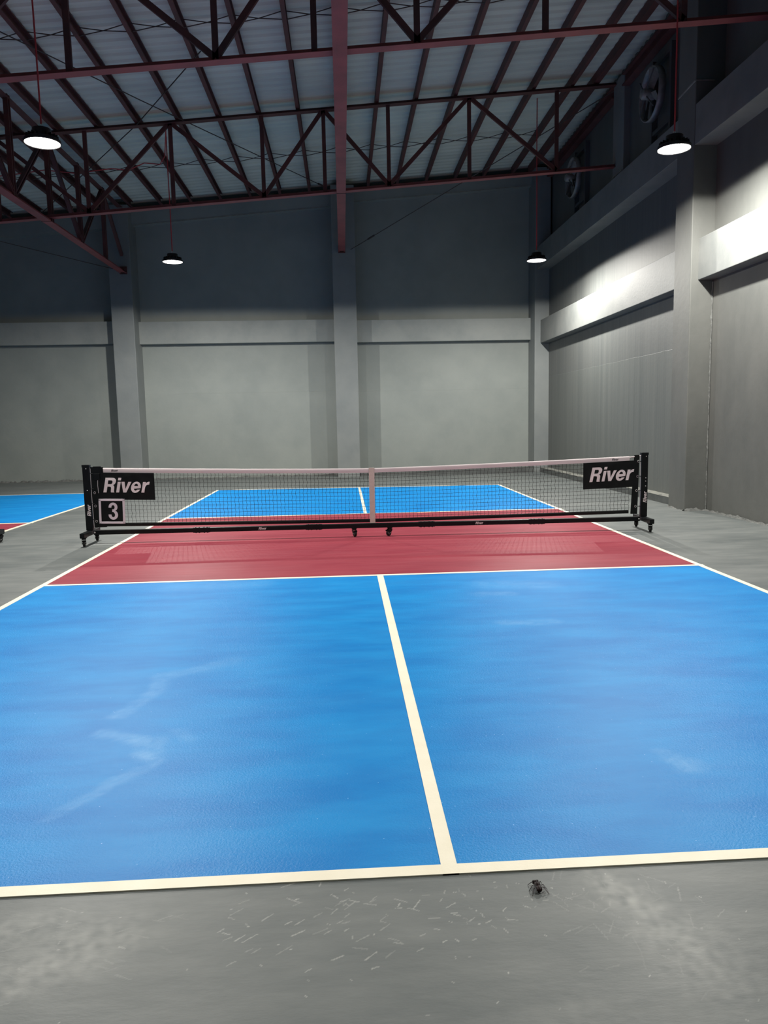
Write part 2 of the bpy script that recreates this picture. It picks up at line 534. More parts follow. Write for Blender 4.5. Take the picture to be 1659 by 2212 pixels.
def column(a, c, label, m=None):
    b = MB(); b.bbox(a, c, .012)
    return tag(b.build('column', m or M['column']), label, kind='structure')
column((-5.96, YC, -.05), (-5.42, YW + .05, roof_z(-5.6)), 'grey column at the left of the back wall')
column((-.47, YC, -.05), (.11, YW + .05, roof_z(-.2)), 'grey column in the middle of the back wall')
column((4.65, YC, -.05), (5.05, YW + .05, roof_z(4.7)), 'grey column in the back right corner')
column((4.69, 1.86, -.05), (5.12, 2.40, roof_z(4.8)), 'grey column on the right wall, nearest the net', M['wall_dull'])
column((4.98, 5.35, 5.65), (5.15, 5.9, roof_z(5.05)), 'short grey column above the upper beam of the right wall')
column((-11.6, YC, -.05), (-10.95, YW + .05, roof_z(-11.3)), 'grey column at the far left of the back wall')

def beam(a, c, label, m='beam'):
    b = MB(); b.bbox(a, c, .008)
    return tag(b.build('beam', M[m]), label, kind='structure')
beam((-10.96, YB, 3.49), (-5.95, YW + .05, 4.05), 'grey beam along the back wall, left of the left column')
beam((-5.43, YB, 3.47), (-.46, YW + .05, 4.03), 'grey beam along the back wall between left and middle columns')
beam((.10, YB, 3.44), (4.66, YW + .05, 4.00), 'grey beam along the back wall between middle column and corner')
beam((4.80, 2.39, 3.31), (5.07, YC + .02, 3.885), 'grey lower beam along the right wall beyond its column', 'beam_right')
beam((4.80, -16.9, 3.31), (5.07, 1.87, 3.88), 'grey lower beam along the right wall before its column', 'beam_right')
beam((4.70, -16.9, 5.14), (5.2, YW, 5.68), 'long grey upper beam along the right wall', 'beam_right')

# sloping head beam on the back wall: its lower lip is the thin light line under the roof
def head_ledge(name, x0, x1, z0, z1):
    b = MB()
    vs = []
    for x, z in ((x0, z0), (x1, z1)):
        vs += [(x, YW + .02, z + .03), (x, 10.78, z), (x, 10.78, roof_z(x, -.01)), (x, YW + .02, roof_z(x, -.01))]
    b.add(vs, [(0, 1, 5, 4), (1, 2, 6, 5), (2, 3, 7, 6), (3, 0, 4, 7), (0, 3, 2, 1), (4, 5, 6, 7)])
    return tag(b.build(name, M['wall']), kind='structure')
head_ledge('trim_17', -10.96, -5.95, 5.90, 6.31)
head_ledge('trim_4', -5.42, -.47, 6.36, 6.79)
head_ledge('trim_5', .11, 4.66, 6.90, 7.27)
def lip(name, x0, x1, z0, z1):
    b = MB(); b.bar((x0, 10.775, z0), (x1, 10.775, z1), .012, .022)
    return tag(b.build(name, M['ledge']), kind='structure')
lip('trim_6', -5.41, -.48, 6.36, 6.79)
lip('trim_7', .12, 4.64, 6.90, 7.27)
# chipped paint ledge around the column above the upper beam
b = MB()
b.bar((4.685, 1.86, 5.99), (4.685, 2.40, 5.96), .012, .02)
b.bar((4.685, 1.852, 5.99), (4.95, 1.852, 5.99), .012, .012)
tag(b.build('trim_8', M['ledge']), kind='structure')
b = MB(); b.bar((4.97, 5.38, 5.93), (4.97, 5.88, 5.93), .012, .02)
tag(b.build('trim_9', M['ledge']), kind='structure')

# kerb at the foot of the right wall and the back wall
b = MB()
b.bbox((4.81, 2.38, -.02), (5.04, YC, .115), .008)
tag(b.build('baseboard_right', M['curb']), 'dark kerb at the foot of the right wall', kind='structure')
b = MB()
def kt(u, v):
    y = 2.39 + u * 8.05
    return (4.808 + v * .212, y, .117 + .010 * noise.noise(Vector((y * 5, v * 4, 0))) * (1 if 0 < v < 1 else .4))
b.grid(kt, 160, 4)
tag(b.build('trim_10', M['ledge']), 'pale worn top of the kerb', kind='structure')
b = MB(); b.bbox((.12, YC - .02, -.02), (4.64, YW, .11), .008)
tag(b.build('baseboard_back', M['curb']), 'dark kerb at the foot of the back wall', kind='structure')

# crumbly mortar: along the foot of the left back wall, in the column corner, at its foot
def rubble(name, a, c, wdt, hgt, n, axis):
    b = MB()
    a = Vector(a); c = Vector(c)
    up = Vector((0, 0, 1)) if axis != 'z' else Vector((-1, 0, 0))
    d = (c - a).normalized()
    side = d.cross(up).normalized()
    L_ = (c - a).length
    m_ = 5
    def fn(u, v):
        s_ = u * L_
        k = math.sin(math.pi * v)
        h = hgt * k * max(0.02, .45 + 1.1 * noise.noise(Vector((s_ * 6, v * 2.5, a.x))) + .6 * noise.noise(Vector((s_ * 19, v * 5, a.y))))
        wv = (v - .5) * wdt * (1 + .6 * noise.noise(Vector((s_ * 5, 7, 0))))
        return a + d * s_ + side * wv + up * h
    b.grid(fn, n, m_, False)
    return tag(b.build(name, M['mortar']), kind='structure')
rubble('trim_11', (-10.9, YW - .02, 0), (-5.97, YW - .02, 0), .12, .06, 190, 'x')
rubble('trim_12', (-5.4, YW - .02, 0), (-.5, YW - .02, 0), .10, .05, 190, 'x')
rubble('trim_13', (5.012, 1.85, .02), (5.012, 1.85, 3.28), .034, .016, 300, 'z')
rubble('trim_14', (4.67, 1.84, 0), (5.02, 1.83, 0), .10, .05, 40, 'x')
rubble('trim_15', (5.0, 1.85, 0), (5.0, -3.5, 0), .07, .035, 160, 'y')
rubble('trim_16', (4.69, 2.40, 0), (4.69, 1.84, 0), .05, .025, 40, 'y')

# ribbed metal roof sheet, ribs run with the slope
b = MB()
ys = []
y = -17.0
while y < YW + .1:
    ys += [(y, 0), (y + .035, .028), (y + .085, .028), (y + .12, 0)]
    y += .215
vs = []
for x in (-19.0, 5.3):
    for y, h in ys:
        vs.append((x, y, roof_z(x, .16) + .028 - h))
n = len(ys)
b.add(vs, [(i, i + 1, n + i + 1, n + i) for i in range(n - 1)])
tag(b.build('ceiling', M['roof']), 'ribbed grey metal roof sheets', kind='structure')
b = MB()
b.add([(-19.2, -17.2, roof_z(-19.2, .26)), (5.4, -17.2, roof_z(5.4, .26)), (5.4, 11.4, roof_z(5.4, .26)), (-19.2, 11.4, roof_z(-19.2, .26))], [(0, 1, 2, 3)])
tag(b.build('roof', M['roof']), 'outer skin of the roof', kind='structure')

# ------------------------------------------------------------------ courts
def wear_amount(x, y):
    def seg(p, a, c, wd):
        ax, ay = a; cx, cy = c
        vx, vy = cx - ax, cy - ay
        L2 = vx * vx + vy * vy
        t = max(0, min(1, ((p[0] - ax) * vx + (p[1] - ay) * vy) / L2))
        dd = math.hypot(p[0] - ax - t * vx, p[1] - ay - t * vy)
        return max(0.0, 1 - dd / wd)
    n1 = noise.noise(Vector((x * 9, y * 14, 0)))
    n2 = noise.noise(Vector((x * 35, y * 60, 3)))
    q = (x + .03 * n1, y + .03 * noise.noise(Vector((x * 8, y * 8, 9))))
    w_ = 0.0
    for a, c, wd, k in (((-1.00, -4.50), (-1.14, -4.62), .10, .35), ((-1.14, -4.62), (-1.35, -4.74), .08, .6), ((-1.35, -4.74), (-1.33, -4.98), .06, .6),
                        ((-1.33, -4.98), (-1.43, -5.28), .06, .7), ((-1.45, -5.50), (-1.22, -5.62), .06, .9), ((-1.24, -5.60), (-1.14, -5.84), .06, .95),
                        ((-1.18, -5.62), (-1.16, -5.78), .08, .7), ((-1.17, -5.89), (-1.40, -6.24), .045, .65),
                        ((.79, -3.87), (1.11, -3.89), .09, .6), ((1.01, -5.97), (1.05, -6.10), .07, .75), ((1.02, -5.98), (1.10, -6.06), .05, .5),
                        ((.9, -2.65), (1.35, -2.75), .2, .4), ((.75, -3.0), (1.0, -3.02), .10, .5), ((-1.8, -2.4), (-1.1, -2.35), .2, .35),
                        ((-1.1, -5.52), (-1.02, -5.60), .05, .4)):
        s_ = seg(q, a, c, wd)
        w_ = max(w_, .98 * k * min(1, s_ * 1.6) * (.6 + .5 * n1 + .4 * n2))
    return max(0.0, min(1.0, w_))

def court(name, xc, base_l, base_r, near, n0, n1, label, detail):
    """near base line y, kitchen lines n0 and n1, far base line y at left and right side"""
    root = empty(name, (xc, 0, 0))
    hw = 3.04; lw = .051; T = .003; TL = .005
    def far(x): return base_l + (base_r - base_l) * (x + hw) / (2 * hw)
    def area(pname, x0, x1, y0f, y1f, m, nu, nv, wear=False):
        b = MB()
        b.grid(lambda u, v: (x0 + (x1 - x0) * u, y0f(x0 + (x1 - x0) * u) * (1 - v) + y1f(x0 + (x1 - x0) * u) * v, T), nu, nv, False)
        o = b.build(pname, m, root)
        if wear:
            at = o.data.attributes.new('wear', 'FLOAT', 'POINT')
            for i, v in enumerate(o.data.vertices):
                at.data[i].value = wear_amount(v.co.x + xc, v.co.y)
        return o
    k = lambda c_: (lambda x: c_)
    for x0, x1 in ((-hw + lw / 2, 0), (0, hw - lw / 2)):
        if detail:
            area('service_area', x0, x1, k(near + lw / 2), k(n0 - lw / 2), M['blue'], 150, 230, True)
        else:
            area('service_area', x0, x1, k(near + lw / 2), k(n0 - lw / 2), M['blue'], 2, 2)
        area('service_area', x0, x1, k(n1 + lw / 2), lambda x: far(x) - lw / 2, M['blue'], 4, 2)
    tag(area('kitchen_area', -hw + lw / 2, hw - lw / 2, k(n0), k(n1), M['red'], 4, 4), 'crimson band under the net')
    def line(pname, pts, z=TL):
        b = MB()
        p = [(x, y, z) for x, y in pts]; q = [(x, y, 0) for x, y in pts]
        b.add(p + q, [(0, 1, 2, 3), (0, 4, 5, 1), (1, 5, 6, 2), (2, 6, 7, 3), (3, 7, 4, 0)])
        return b.build(pname, M['cream'], root)
    line('side_line', [(-hw - .012, near), (-hw + lw - .012, near), (-hw + lw - .012, far(-hw)), (-hw - .012, far(-hw))])
    line('side_line', [(hw - lw, near), (hw, near), (hw - .03, far(hw)), (hw - lw - .03, far(hw))])
    line('base_line', [(-hw - .012, near), (hw, near), (hw, near + lw), (-hw - .012, near + lw)], TL + .0004)
    line('base_line', [(-hw - .012, far(-hw) - lw), (hw - .03, far(hw) - lw), (hw - .03, far(hw)), (-hw - .012, far(-hw))], TL + .0004)
    line('kitchen_line', [(-hw, n0 - lw - .02), (hw, n0 - lw), (hw, n0), (-hw, n0 - .02)], TL + .0002)
    line('kitchen_line', [(-hw, n1), (hw, n1 - .06), (hw, n1 + lw - .06), (-hw, n1 + lw)], TL + .0002)
    line('center_line', [(-.028, near), (.023, near), (.028, n0 - .01), (-.028, n0 - .01)], TL + .0006)
    line('center_line', [(-.022, n1), (.026, n1), (.03, far(0)), (-.018, far(0))], TL + .0006)
    tag(root, label, 'court')
    return root
court('pickleball_court', 0.0, 7.35, 6.97, -6.71, -2.10, 2.515, 'blue and crimson court with cream lines filling the foreground', True)
court('pickleball_court', -8.0, 7.42, 7.35, -6.71, -2.10, 2.50, 'blue and crimson court cut off at the left edge', False)

# ------------------------------------------------------------------ portable net
def caster(parent, x, y, swivel):
    """plate, swivel and fork as one mesh, wheel and hub as pieces of it"""
    mt = Matrix.Translation((x, y, 0)) @ Matrix.Rotation(swivel, 4, 'Z')
    b = MB()
    b.box((x - .032, y - .027, .099), (x + .032, y + .027, .106))
    b.lathe([(.0, .099), (.024, .099), (.026, .094), (.022, .086), (.0, .086)], (x, y, 0), 'z', 18)
    for sgn in (-1, 1):
        o = [(-.024, .088), (.024, .088), (.034, .066), (.034, .036), (.026, .026), (.012, .026), (.0, .044), (-.020, .066)]
        vs = [(a_, sgn * .0185, c_) for a_, c_ in o]
        vs2 = [(a_, sgn * .0235, c_) for a_, c_ in o]
        n = len(o)
        fs = [(k, (k + 1) % n, n + (k + 1) % n, n + k) for k in range(n)] + [tuple(range(n)), tuple(range(n, 2 * n))]
        b.add([mt @ Vector(v) for v in vs + vs2], fs)
    b.box((-.024, -.0235, .083), (.026, .0235, .089), mt)
    b.box((.026, -.020, .070), (.056, .020, .078), mt)         # brake pedal
    b.box((.048, -.020, .062), (.056, .020, .078), mt)
    f = b.build('caster', M['black'], parent)
    n = 26
    def wheel(prof, name, m):
        wb = MB(); vs = []
        for r, h in prof:
            for k in range(n):
                t = 2 * math.pi * k / n
                vs.append(mt @ Vector((.020 + r * math.cos(t), h, .0395 + r * math.sin(t))))
        wb.add(vs, [(q * n + k, q * n + (k + 1) % n, (q + 1) * n + (k + 1) % n, (q + 1) * n + k) for q in range(len(prof) - 1) for k in range(n)], True)
        wb.build(name, m, f)
    wheel([(.020, -.011), (.022, -.0155), (.033, -.0155), (.038, -.011), (.0395, 0), (.038, .011), (.033, .0155), (.022, .0155), (.020, .011)], 'wheel', M['rubber'])
    wheel([(0, -.0255), (.007, -.0255), (.007, -.0165), (.019, -.0150), (.021, -.010), (.021, .010), (.019, .0150), (.007, .0165), (.007, .0255), (0, .0255)], 'wheel_hub', M['hub'])

def top_z(x):
    return .832 + .078 * (abs(x) / 3.3) ** 1.35
def bot_z(x):
    return .172 + .030 * (abs(x) / 3.2) ** 1.2

def make_net():
    root = empty('portable_net', (0, .215, .0055), -.0148)
    # cross bar with four joint sleeves
    bar = MB(); bar.bbox((-3.34, -.028, .105), (3.34, .028, .160), .006)
    bar = bar.build('base_bar', M['black'], root)
    for x in (-2.05, -.69, .69, 2.05):
        s_ = MB(); s_.bbox((x - .10, -.032, .101), (x + .10, .032, .164), .004)
        for dx in (-.07, -.03, .03, .07):
            nt_ = MB()
            nt_.lathe([(0, .170), (.007, .170), (.009, .164)], (x + dx, -.012, 0), 'z', 10)
            nt_.build('bolt_washer', M['black'], bar)
            nt_ = MB()
            nt_.lathe([(.009, .101), (.008, .094), (0, .094)], (x + dx, 0, 0), 'z', 10)
            nt_.build('bolt_nut', M['black'], bar)
        s_.build('joint_sleeve', M['black'], bar)
        for dx in (-.07, -.03, .03, .07):
            t_ = MB()
            t_.lathe([(0, .1725), (.0045, .1725), (.0045, .1695)], (x + dx, -.016, 0), 'z', 8)
            t_.build('bolt_head', M['chrome'], bar)
    lettering('lettering', RV, M['print'], bar, (-1.36, -.0285, .119), .030, (1, 0, 0), (0, 0, 1))
    lettering('lettering', RV, M['print'], bar, (1.29, -.0285, .119), .030, (1, 0, 0), (0, 0, 1))
    for sx in (-1, 1):
        f_ = MB(); f_.bbox((sx * 3.385 - .028, -.29, .105), (sx * 3.385 + .028, .27, .160), .005)
        fo = f_.build('end_foot', M['black'], root)
        bo = MB(); bo.lathe([(0, -.032), (.010, -.032), (.010, -.028)], (sx * 3.325, 0, .134), 'y', 10)
        bo.build('bolt_head', M['chrome'], fo)
        p_ = MB()
        p_.bbox((sx * 3.385 - .042, -.026, .158), (sx * 3.385 + .042, .026, .945), .008)
        p_.bbox((sx * 3.385 - .045, -.029, .920), (sx * 3.385 + .045, .029, .952), .005)
        po = p_.build('post', M['black'], root)
        for z in ((.905, .645) if sx < 0 else (.905, .64, .60, .54)):
            rv = MB()
            rv.lathe([(0, -.031), (.005, -.030), (.006, -.0265)], (sx * 3.385 + (.004 if sx < 0 else .014), 0, z), 'y', 10)
            rv.build('rivet', M['chrome'], po)
        # print reads upward on the post
        lettering('lettering', RV, M['print'], po, (sx * 3.385 + .030, -.0268, .335), .044, (0, 0, 1), (-1, 0, 0))
        caster(root, sx * 3.385, -.235, -1.2 if sx < 0 else -1.9)
        caster(root, sx * 3.385, .215, -1.2 if sx < 0 else -2.0)
    caster(root, -.20, 0, -1.25); caster(root, .235, 0, -2.3)
    # netting of knotted cord
    nb = MB()
    x0, x1 = -3.20, 3.20
    n = 139
    xs = [x0 + (x1 - x0) * i / n for i in range(n + 1)]
    rows = 14
    R_ = .0021
    def strand(pts, r=R_):
        pts = [Vector(p) for p in pts]
        vs = []
        for p in pts:
            for k in range(3):
                t = 2 * math.pi * k / 3 + .5
                vs.append(p + Vector((math.cos(t) * r, math.sin(t) * r, 0)))
        nb.add(vs, [(i * 3 + k, i * 3 + (k + 1) % 3, i * 3 + 3 + (k + 1) % 3, i * 3 + 3 + k) for i in range(len(pts) - 1) for k in range(3)])
    def hstrand(pts, r=R_):
        vs = []
        for p in pts:
            for k in range(3):
                t = 2 * math.pi * k / 3 + .5
                vs.append((p[0], p[1] + math.cos(t) * r, p[2] + math.sin(t) * r))
        nb.add(vs, [(i * 3 + k, i * 3 + (k + 1) % 3, i * 3 + 3 + (k + 1) % 3, i * 3 + 3 + k) for i in range(len(pts) - 1) for k in range(3)])
    jit = {}
    def node(i, j):
        x = xs[i]
        z0 = bot_z(x) + .02; z1 = top_z(x) - .03
        z = z0 + (z1 - z0) * j / rows
        dx = .0045 * (1 if (j // 1) % 2 else -1) + .003 * noise.noise(Vector((i * .7, j * .9, 2)))
        return (x + dx * (1 if i % 3 else .4), .004 * noise.noise(Vector((x, z * 3, 0))), z + .003 * noise.noise(Vector((i * .5, j, 5))))
    for i in range(n + 1):
        strand([node(i, j) for j in range(rows + 1)])
    for j in range(rows + 1):
        hstrand([node(i, j) for i in range(n + 1)])
    for i in range(n + 1):
        for j in range(1, rows):
            p = node(i, j)
            r = .0030
            nb.add([(p[0] + r, p[1], p[2]), (p[0] - r, p[1], p[2]), (p[0], p[1] + r, p[2]), (p[0], p[1] - r, p[2]), (p[0], p[1], p[2] + r), (p[0], p[1], p[2] - r)],
                   [(0, 2, 4), (2, 1, 4), (1, 3, 4), (3, 0, 4), (2, 0, 5), (1, 2, 5), (3, 1, 5), (0, 3, 5)])
    nb.build('netting', M['mesh'], root)
    # folded white tape over the top cord
    tb = MB()
    N = 140
    sec = [(-.006, -.052), (-.0075, -.03), (-.0065, -.012), (-.005, -.001), (0, .002), (.005, -.001), (.0065, -.012), (.0075, -.03), (.006, -.052)]
    tb.grid(lambda u, v: (-3.20 + 6.4 * u, sec[round(v * 8)][0], top_z(-3.20 + 6.4 * u) + sec[round(v * 8)][1] + .0012 * noise.noise(Vector((u * 60, v, 0)))), N, 8, True)
    tp = tb.build('top_tape', M['tape'], root)
    for sx in (-1, 1):
        cb = MB()
        cb.tube([(sx * 3.20, 0, top_z(3.2) - .012), (sx * 3.30, 0, top_z(3.3) - .004), (sx * 3.36, 0, .915)], .007, 8)
        cb.build('tape_end', M['tape'], tp)
    lettering('lettering', RV, M['black'], tp, (-3.09, -.0082, top_z(3.09) - .041), .026, (1, 0, 0), (0, 0, 1))
    lettering('lettering', RV, M['black'], tp, (2.98, -.0082, top_z(3.0) - .041), .026, (1, 0, 0), (0, 0, 1))
    bb = MB()
    bb.grid(lambda u, v: (-3.20 + 6.4 * u, [-.006, -.008, -.008, -.006, .006, .006][round(v * 5)], bot_z(-3.20 + 6.4 * u) + [0.0, .012, .03, .042, .042, 0.0][round(v * 5)]), N, 5, True)
    bb.build('bottom_tape', M['vinyl'], root)
    # side sleeves with eyelets, lacing rope along the posts
    for sx in (-1, 1):
        sb = MB()
        xa, xb = (-3.338, -3.185) if sx < 0 else (3.262, 3.322)
        def sl(u, v):
            x = xa + (xb - xa) * u
            if sx > 0: x -= .035 * (1 - v) * (1 - u) + .03 * (1 - v) * u * .5
            return (x, -.010 + .002 * noise.noise(Vector((u * 3, v * 9, sx))), .195 + (top_z(x) + .012 - .195) * v)
        sb.grid(sl, 6, 24, True)
        sb.grid(lambda u, v: tuple(Vector(sl(1 - u, v)) + Vector((0, .018, 0))), 6, 24, True)
        so = sb.build('side_sleeve', M['vinyl'], root)
        for z in ((.845, .66, .485, .29) if sx > 0 else (.615, .455, .27)):
            xe = (3.312 - .05 * (.9 - z)) if sx > 0 else -3.300
            ring = [(xe + .011 * math.cos(t * math.pi / 8), -.014, z + .013 * math.sin(t * math.pi / 8)) for t in range(17)]
            eb = MB()
            eb.tube(ring, .0028, 6, False)
            eb.build('eyelet', M['chrome'], so)
        rb = MB()
        xr = sx * 3.335
        rb.tube([(xr, -.012, .905), (xr + .001 * sx, -.018, .6), (xr - .002 * sx, -.018, .35), (xr - .004 * sx, -.012, .185)], .0042, 6)
        ro = rb.build('lacing_rope', M['rope'], root)
        for z in (.845, .66, .485, .29):
            hk = MB()
            hk.tube([(sx * 3.345, -.018, z), (sx * 3.325, -.022, z + .002), (sx * 3.308, -.018, z)], .004, 6)
            hk.build('lacing_hook', M['black'], ro)
    # strap buckle on the left sleeve
    kb = MB()
    kb.bbox((-3.300, -.030, .765), (-3.225, -.012, .845), .006)
    kb.bbox((-3.210, -.022, .765), (-3.200, -.012, .845), .003)
    kb.bbox((-3.300, -.018, .845), (-3.205, -.010, .93), .004)
    ko = kb.build('strap_buckle', M['black'], root)
    kt_ = MB()
    kt_.tube([(-3.252, -.020, .765), (-3.256, -.020, .70), (-3.250, -.020, .61)], .004, 6)
    kt_.build('strap_tail', M['rope'], ko)
    # printed vinyl banners
    for sx in (-1, 1):
        xa, xb = (-3.215, -2.585) if sx < 0 else (2.625, 3.27)
        vb = MB()
        def bn(u, v, off=0):
            x = xa + (xb - xa) * u
            zt = top_z(x) - .052
            z = zt - .325 + .325 * v
            wr = .006 * noise.noise(Vector((u * 3 + sx, v * 2.2, 4))) + .0025 * noise.noise(Vector((u * 9, v * 5, 4 + sx)))
            return (x, -.013 + off + wr * min(1, 6 * min(u, 1 - u, v, 1 - v) + .15), z)
        vb.grid(bn, 40, 24, True)
        vb.grid(lambda u, v: bn(1 - u, v, .004), 40, 24, True)
        bo = vb.build('banner', M['vinyl'], root)
        # print follows the wrinkles of the cloth
        src_v, src_f = RV
        lb = MB()
        s_ = .176; wl = .545
        ox = -3.195 if sx < 0 else 2.70
        vv = []
        for p in src_v:
            x = ox + p.x / 3.1 * wl
            u = (x - xa) / (xb - xa)
            v = (.088 + p.y * s_) / .325
            q = bn(max(0, min(1, u)), v)
            vv.append((x, q[1] - .0042 + (-.0006 if p.z > 0 else .0006), q[2]))
        lb.add(vv, src_f)
        lb.build('lettering', M['print'], bo)
    # centre strap
    sb = MB()
    sb.grid(lambda u, v: (-.005 + .066 * u + .0015 * noise.noise(Vector((v * 9, 0, u))), -.012 - .004 * math.sin(math.pi * v), .163 + (top_z(0) + .006 - .163) * v), 3, 30, True)
    sb.grid(lambda u, v: (.061 - .066 * u, .012, .163 + (top_z(0) + .006 - .163) * v), 3, 30, True)
    zt = top_z(0) + .006
    sb.add([(-.005, -.012, zt), (.061, -.012, zt), (.061, .012, zt), (-.005, .012, zt)], [(0, 1, 2, 3)])
    sb.build('center_strap', M['strap'], root)
    tag(root, 'black wheeled net with white top tape across the foreground court', 'net')
    return root
net = make_net()
net2 = copy_tree(net)
net2.location = (-7.97, .40, .0055)
net2['label'] = 'black wheeled net cut off at the left edge, only a foot and caster showing'

# number plate hung on the left end of the net
sg = empty('number_sign', (-3.105, .233, .395), -.0148)
b = MB()
b.bbox((-.155, -.010, -.150), (.155, -.002, -.125), .003)
b.bbox((-.155, -.010, .125), (.155, -.002, .150), .003)
b.bbox((-.155, -.010, -.150), (-.128, -.002, .150), .003)
b.bbox((.128, -.010, -.150), (.155, -.002, .150), .003)
fr = b.build('frame', M['cardframe'], sg)
for sx in (-1, 1):
    for sz in (-1, 1):
        b = MB()
        b.lathe([(0, -.0125), (.005, -.012), (.006, -.0098)], (sx * .141, 0, sz * .137), 'y', 10)
        b.build('corner_screw', M['chrome'], fr)
b = MB(); b.bbox((-.130, -.006, -.128), (.130, -.001, .128), .001)
b.build('panel', M['vinyl'], sg)
lettering('numeral', TH, M['cardframe'], sg, (-.042, -.0066, -.100), .205, (1, 0, 0), (0, 0, 1), width=.112, src_w=.61)
tag(sg, 'square black number plate with lilac frame reading 3 on the net', 'sign')
sg.rotation_euler = (0, .025, -.0148)
sg.location = (-3.105, .216 + .045 - .018, .393)

# ------------------------------------------------------------------ lamps
def make_lamp(i, pos, label):
    root = empty('pendant_lamp', pos)
    b = MB()
    b.lathe([(.19, -.004), (.196, .004), (.196, .030), (.185, .038), (.150, .050), (.120, .085), (.105, .088), (.100, .150), (.060, .158), (.0, .158)], n=40)
    for k in range(20):                                   # cooling fins
        t = 2 * math.pi * k / 20
        mt = Matrix.Rotation(t, 4, 'Z')
        b.box((.10, -.002, .045), (.172, .002, .085), mt)
    b.lathe([(.190, .004), (.19, -.004)], n=40)
    b.build('housing', M['housing'], root)
    b = MB()
    b.lathe([(.186, .006), (.185, .002), (.12, -.002), (.0, -.004)], n=40)
    b.build('lens', M['lens'], root)
    b = MB()
    b.tube([(math.cos(t * math.pi / 6) * .012, 0, .185 + math.sin(t * math.pi / 6) * .028) for t in range(13)], .004, 6, False)
    b.build('hook', M['chrome'], root)
    b = MB()
    h = roof_z(pos[0]) - pos[2] + .165
    b.tube([(0, 0, .205), (.002, 0, h * .4), (-.003, 0.002, h * .7), (0, 0, h)], .010, 8)
    b.build('cord', M['cord'], root)
    ld = bpy.data.lights.new('lamp_light', 'SPOT')
    ld.energy = LAMP_POWER * (1.0 if i < 4 else REAR)
    ld.color = LAMP_COLOR
    ld.spot_size = math.radians(178)
    ld.spot_blend = .06
    ld.shadow_soft_size = .06
    # beam strength by angle: strongest straight down, fading toward the horizontal
    ld.use_nodes = True
    nt = ld.node_tree
    em = nt.nodes['Emission']
    tc = nt.nodes.new('ShaderNodeTexCoord')
    sp = nt.nodes.new('ShaderNodeSeparateXYZ')
    nt.links.new(tc.outputs['Normal'], sp.inputs[0])
    ab = nt.nodes.new('ShaderNodeMath'); ab.operation = 'ABSOLUTE'
    nt.links.new(sp.outputs['Z'], ab.inputs[0])
    mr = nt.nodes.new('ShaderNodeMapRange')
    mr.inputs[1].default_value = 0.0; mr.inputs[2].default_value = 0.85
    mr.inputs[3].default_value = 0.98; mr.inputs[4].default_value = 1.16
    nt.links.new(ab.outputs[0], mr.inputs[0])
    m2 = nt.nodes.new('ShaderNodeMapRange')
    m2.inputs[1].default_value = 0.0; m2.inputs[2].default_value = 0.42
    m2.inputs[3].default_value = 0.12; m2.inputs[4].default_value = 1.0
    nt.links.new(ab.outputs[0], m2.inputs[0])
    mu = nt.nodes.new('ShaderNodeMath'); mu.operation = 'MULTIPLY'
    nt.links.new(mr.outputs[0], mu.inputs[0])
    nt.links.new(m2.outputs[0], mu.inputs[1])
    nt.links.new(mu.outputs[0], em.inputs['Strength'])
    lo = bpy.data.objects.new('lamp_light', ld)
    C.objects.link(lo)
    lo.parent = root
    lo.location = (0, 0, -.07)
    tag(root, label, 'lamp', 'round pendant lamps under the roof')
    return root
for i, (pos, label) in enumerate(LAMPS):
    make_lamp(i, pos, label)

# ------------------------------------------------------------------ roof steel
ORD = ['first', 'second', 'third', 'fourth', 'fifth', 'sixth', 'seventh', 'eighth', 'ninth', 'tenth', 'eleventh', 'twelfth', 'thirteenth',
       'fourteenth', 'fifteenth', 'sixteenth', 'seventeenth', 'eighteenth', 'nineteenth', 'twentieth', 'twenty-first', 'twenty-second']
CP = [(-.033, 0), (.033, 0), (.033, .022), (.028, .022), (.028, .005), (-.027, .005), (-.027, .150), (.028, .150), (.028, .135), (.033, .135), (.033, .156), (-.033, .156)]
pur_x = [-.255 + .735 * k for k in range(6, -15, -1)]
for i, x in enumerate(pur_x):
    b = MB()
    b.profile(CP, (x, -16.9, roof_z(x)), (x, 10.83, roof_z(x)))
    tag(b.build('purlin', M['steel_dark']), 'dark red roof purlin, %s from the double one at the right wall' % ORD[i], 'purlin', 'roof purlins')

b = MB()
b.bbox((4.555, -16.9, roof_z(4.6)), (4.665, 10.83, roof_z(4.6) + .155), .006)
tag(b.build('purlin', M['steel_dark']), 'double width steel purlin nearest the right wall', 'purlin', 'roof purlins')
for y0, y1, lb in ((-16.9, 5.36, 'thick steel edge beam under the roof along the right wall, before the short column'), (5.89, YW - .05, 'thick steel edge beam under the roof along the right wall, beyond the short column')):
    b = MB()
    b.profile([(-.07, 0), (.07, 0), (.07, .03), (.012, .03), (.012, .19), (.07, .19), (.07, .22), (-.07, .22), (-.07, .19), (-.012, .19), (-.012, .03), (-.07, .03)], (5.01, y0, 7.38), (5.01, y1, 7.38))
    tag(b.build('edge_beam', M['steel_dark']), lb, 'steel beam', 'edge beams along the right wall')

def angle_pair(b, a, c, s=.065, gap=.012, up=(0, 0, 1), t=.007):
    """two angle irons back to back: flat flange at the bottom, web standing in the middle"""
    g = gap / 2 + t
    b.profile([(-s - gap / 2, 0), (s + gap / 2, 0), (s + gap / 2, t), (g, t), (g, s), (-g, s), (-g, t), (-s - gap / 2, t)], a, c, up)

def h_bar(b, a, c, wdt, hgt, up):
    """two flats with a slot between them"""
    u, v = wdt / 2, hgt / 2
    f = wdt * .32; k = hgt * .12
    b.profile([(-u, -v), (-u + f, -v), (-u + f, -k), (u - f, -k), (u - f, -v), (u, -v), (u, v), (u - f, v), (u - f, k), (-u + f, k), (-u + f, v), (-u, v)], a, c, up)

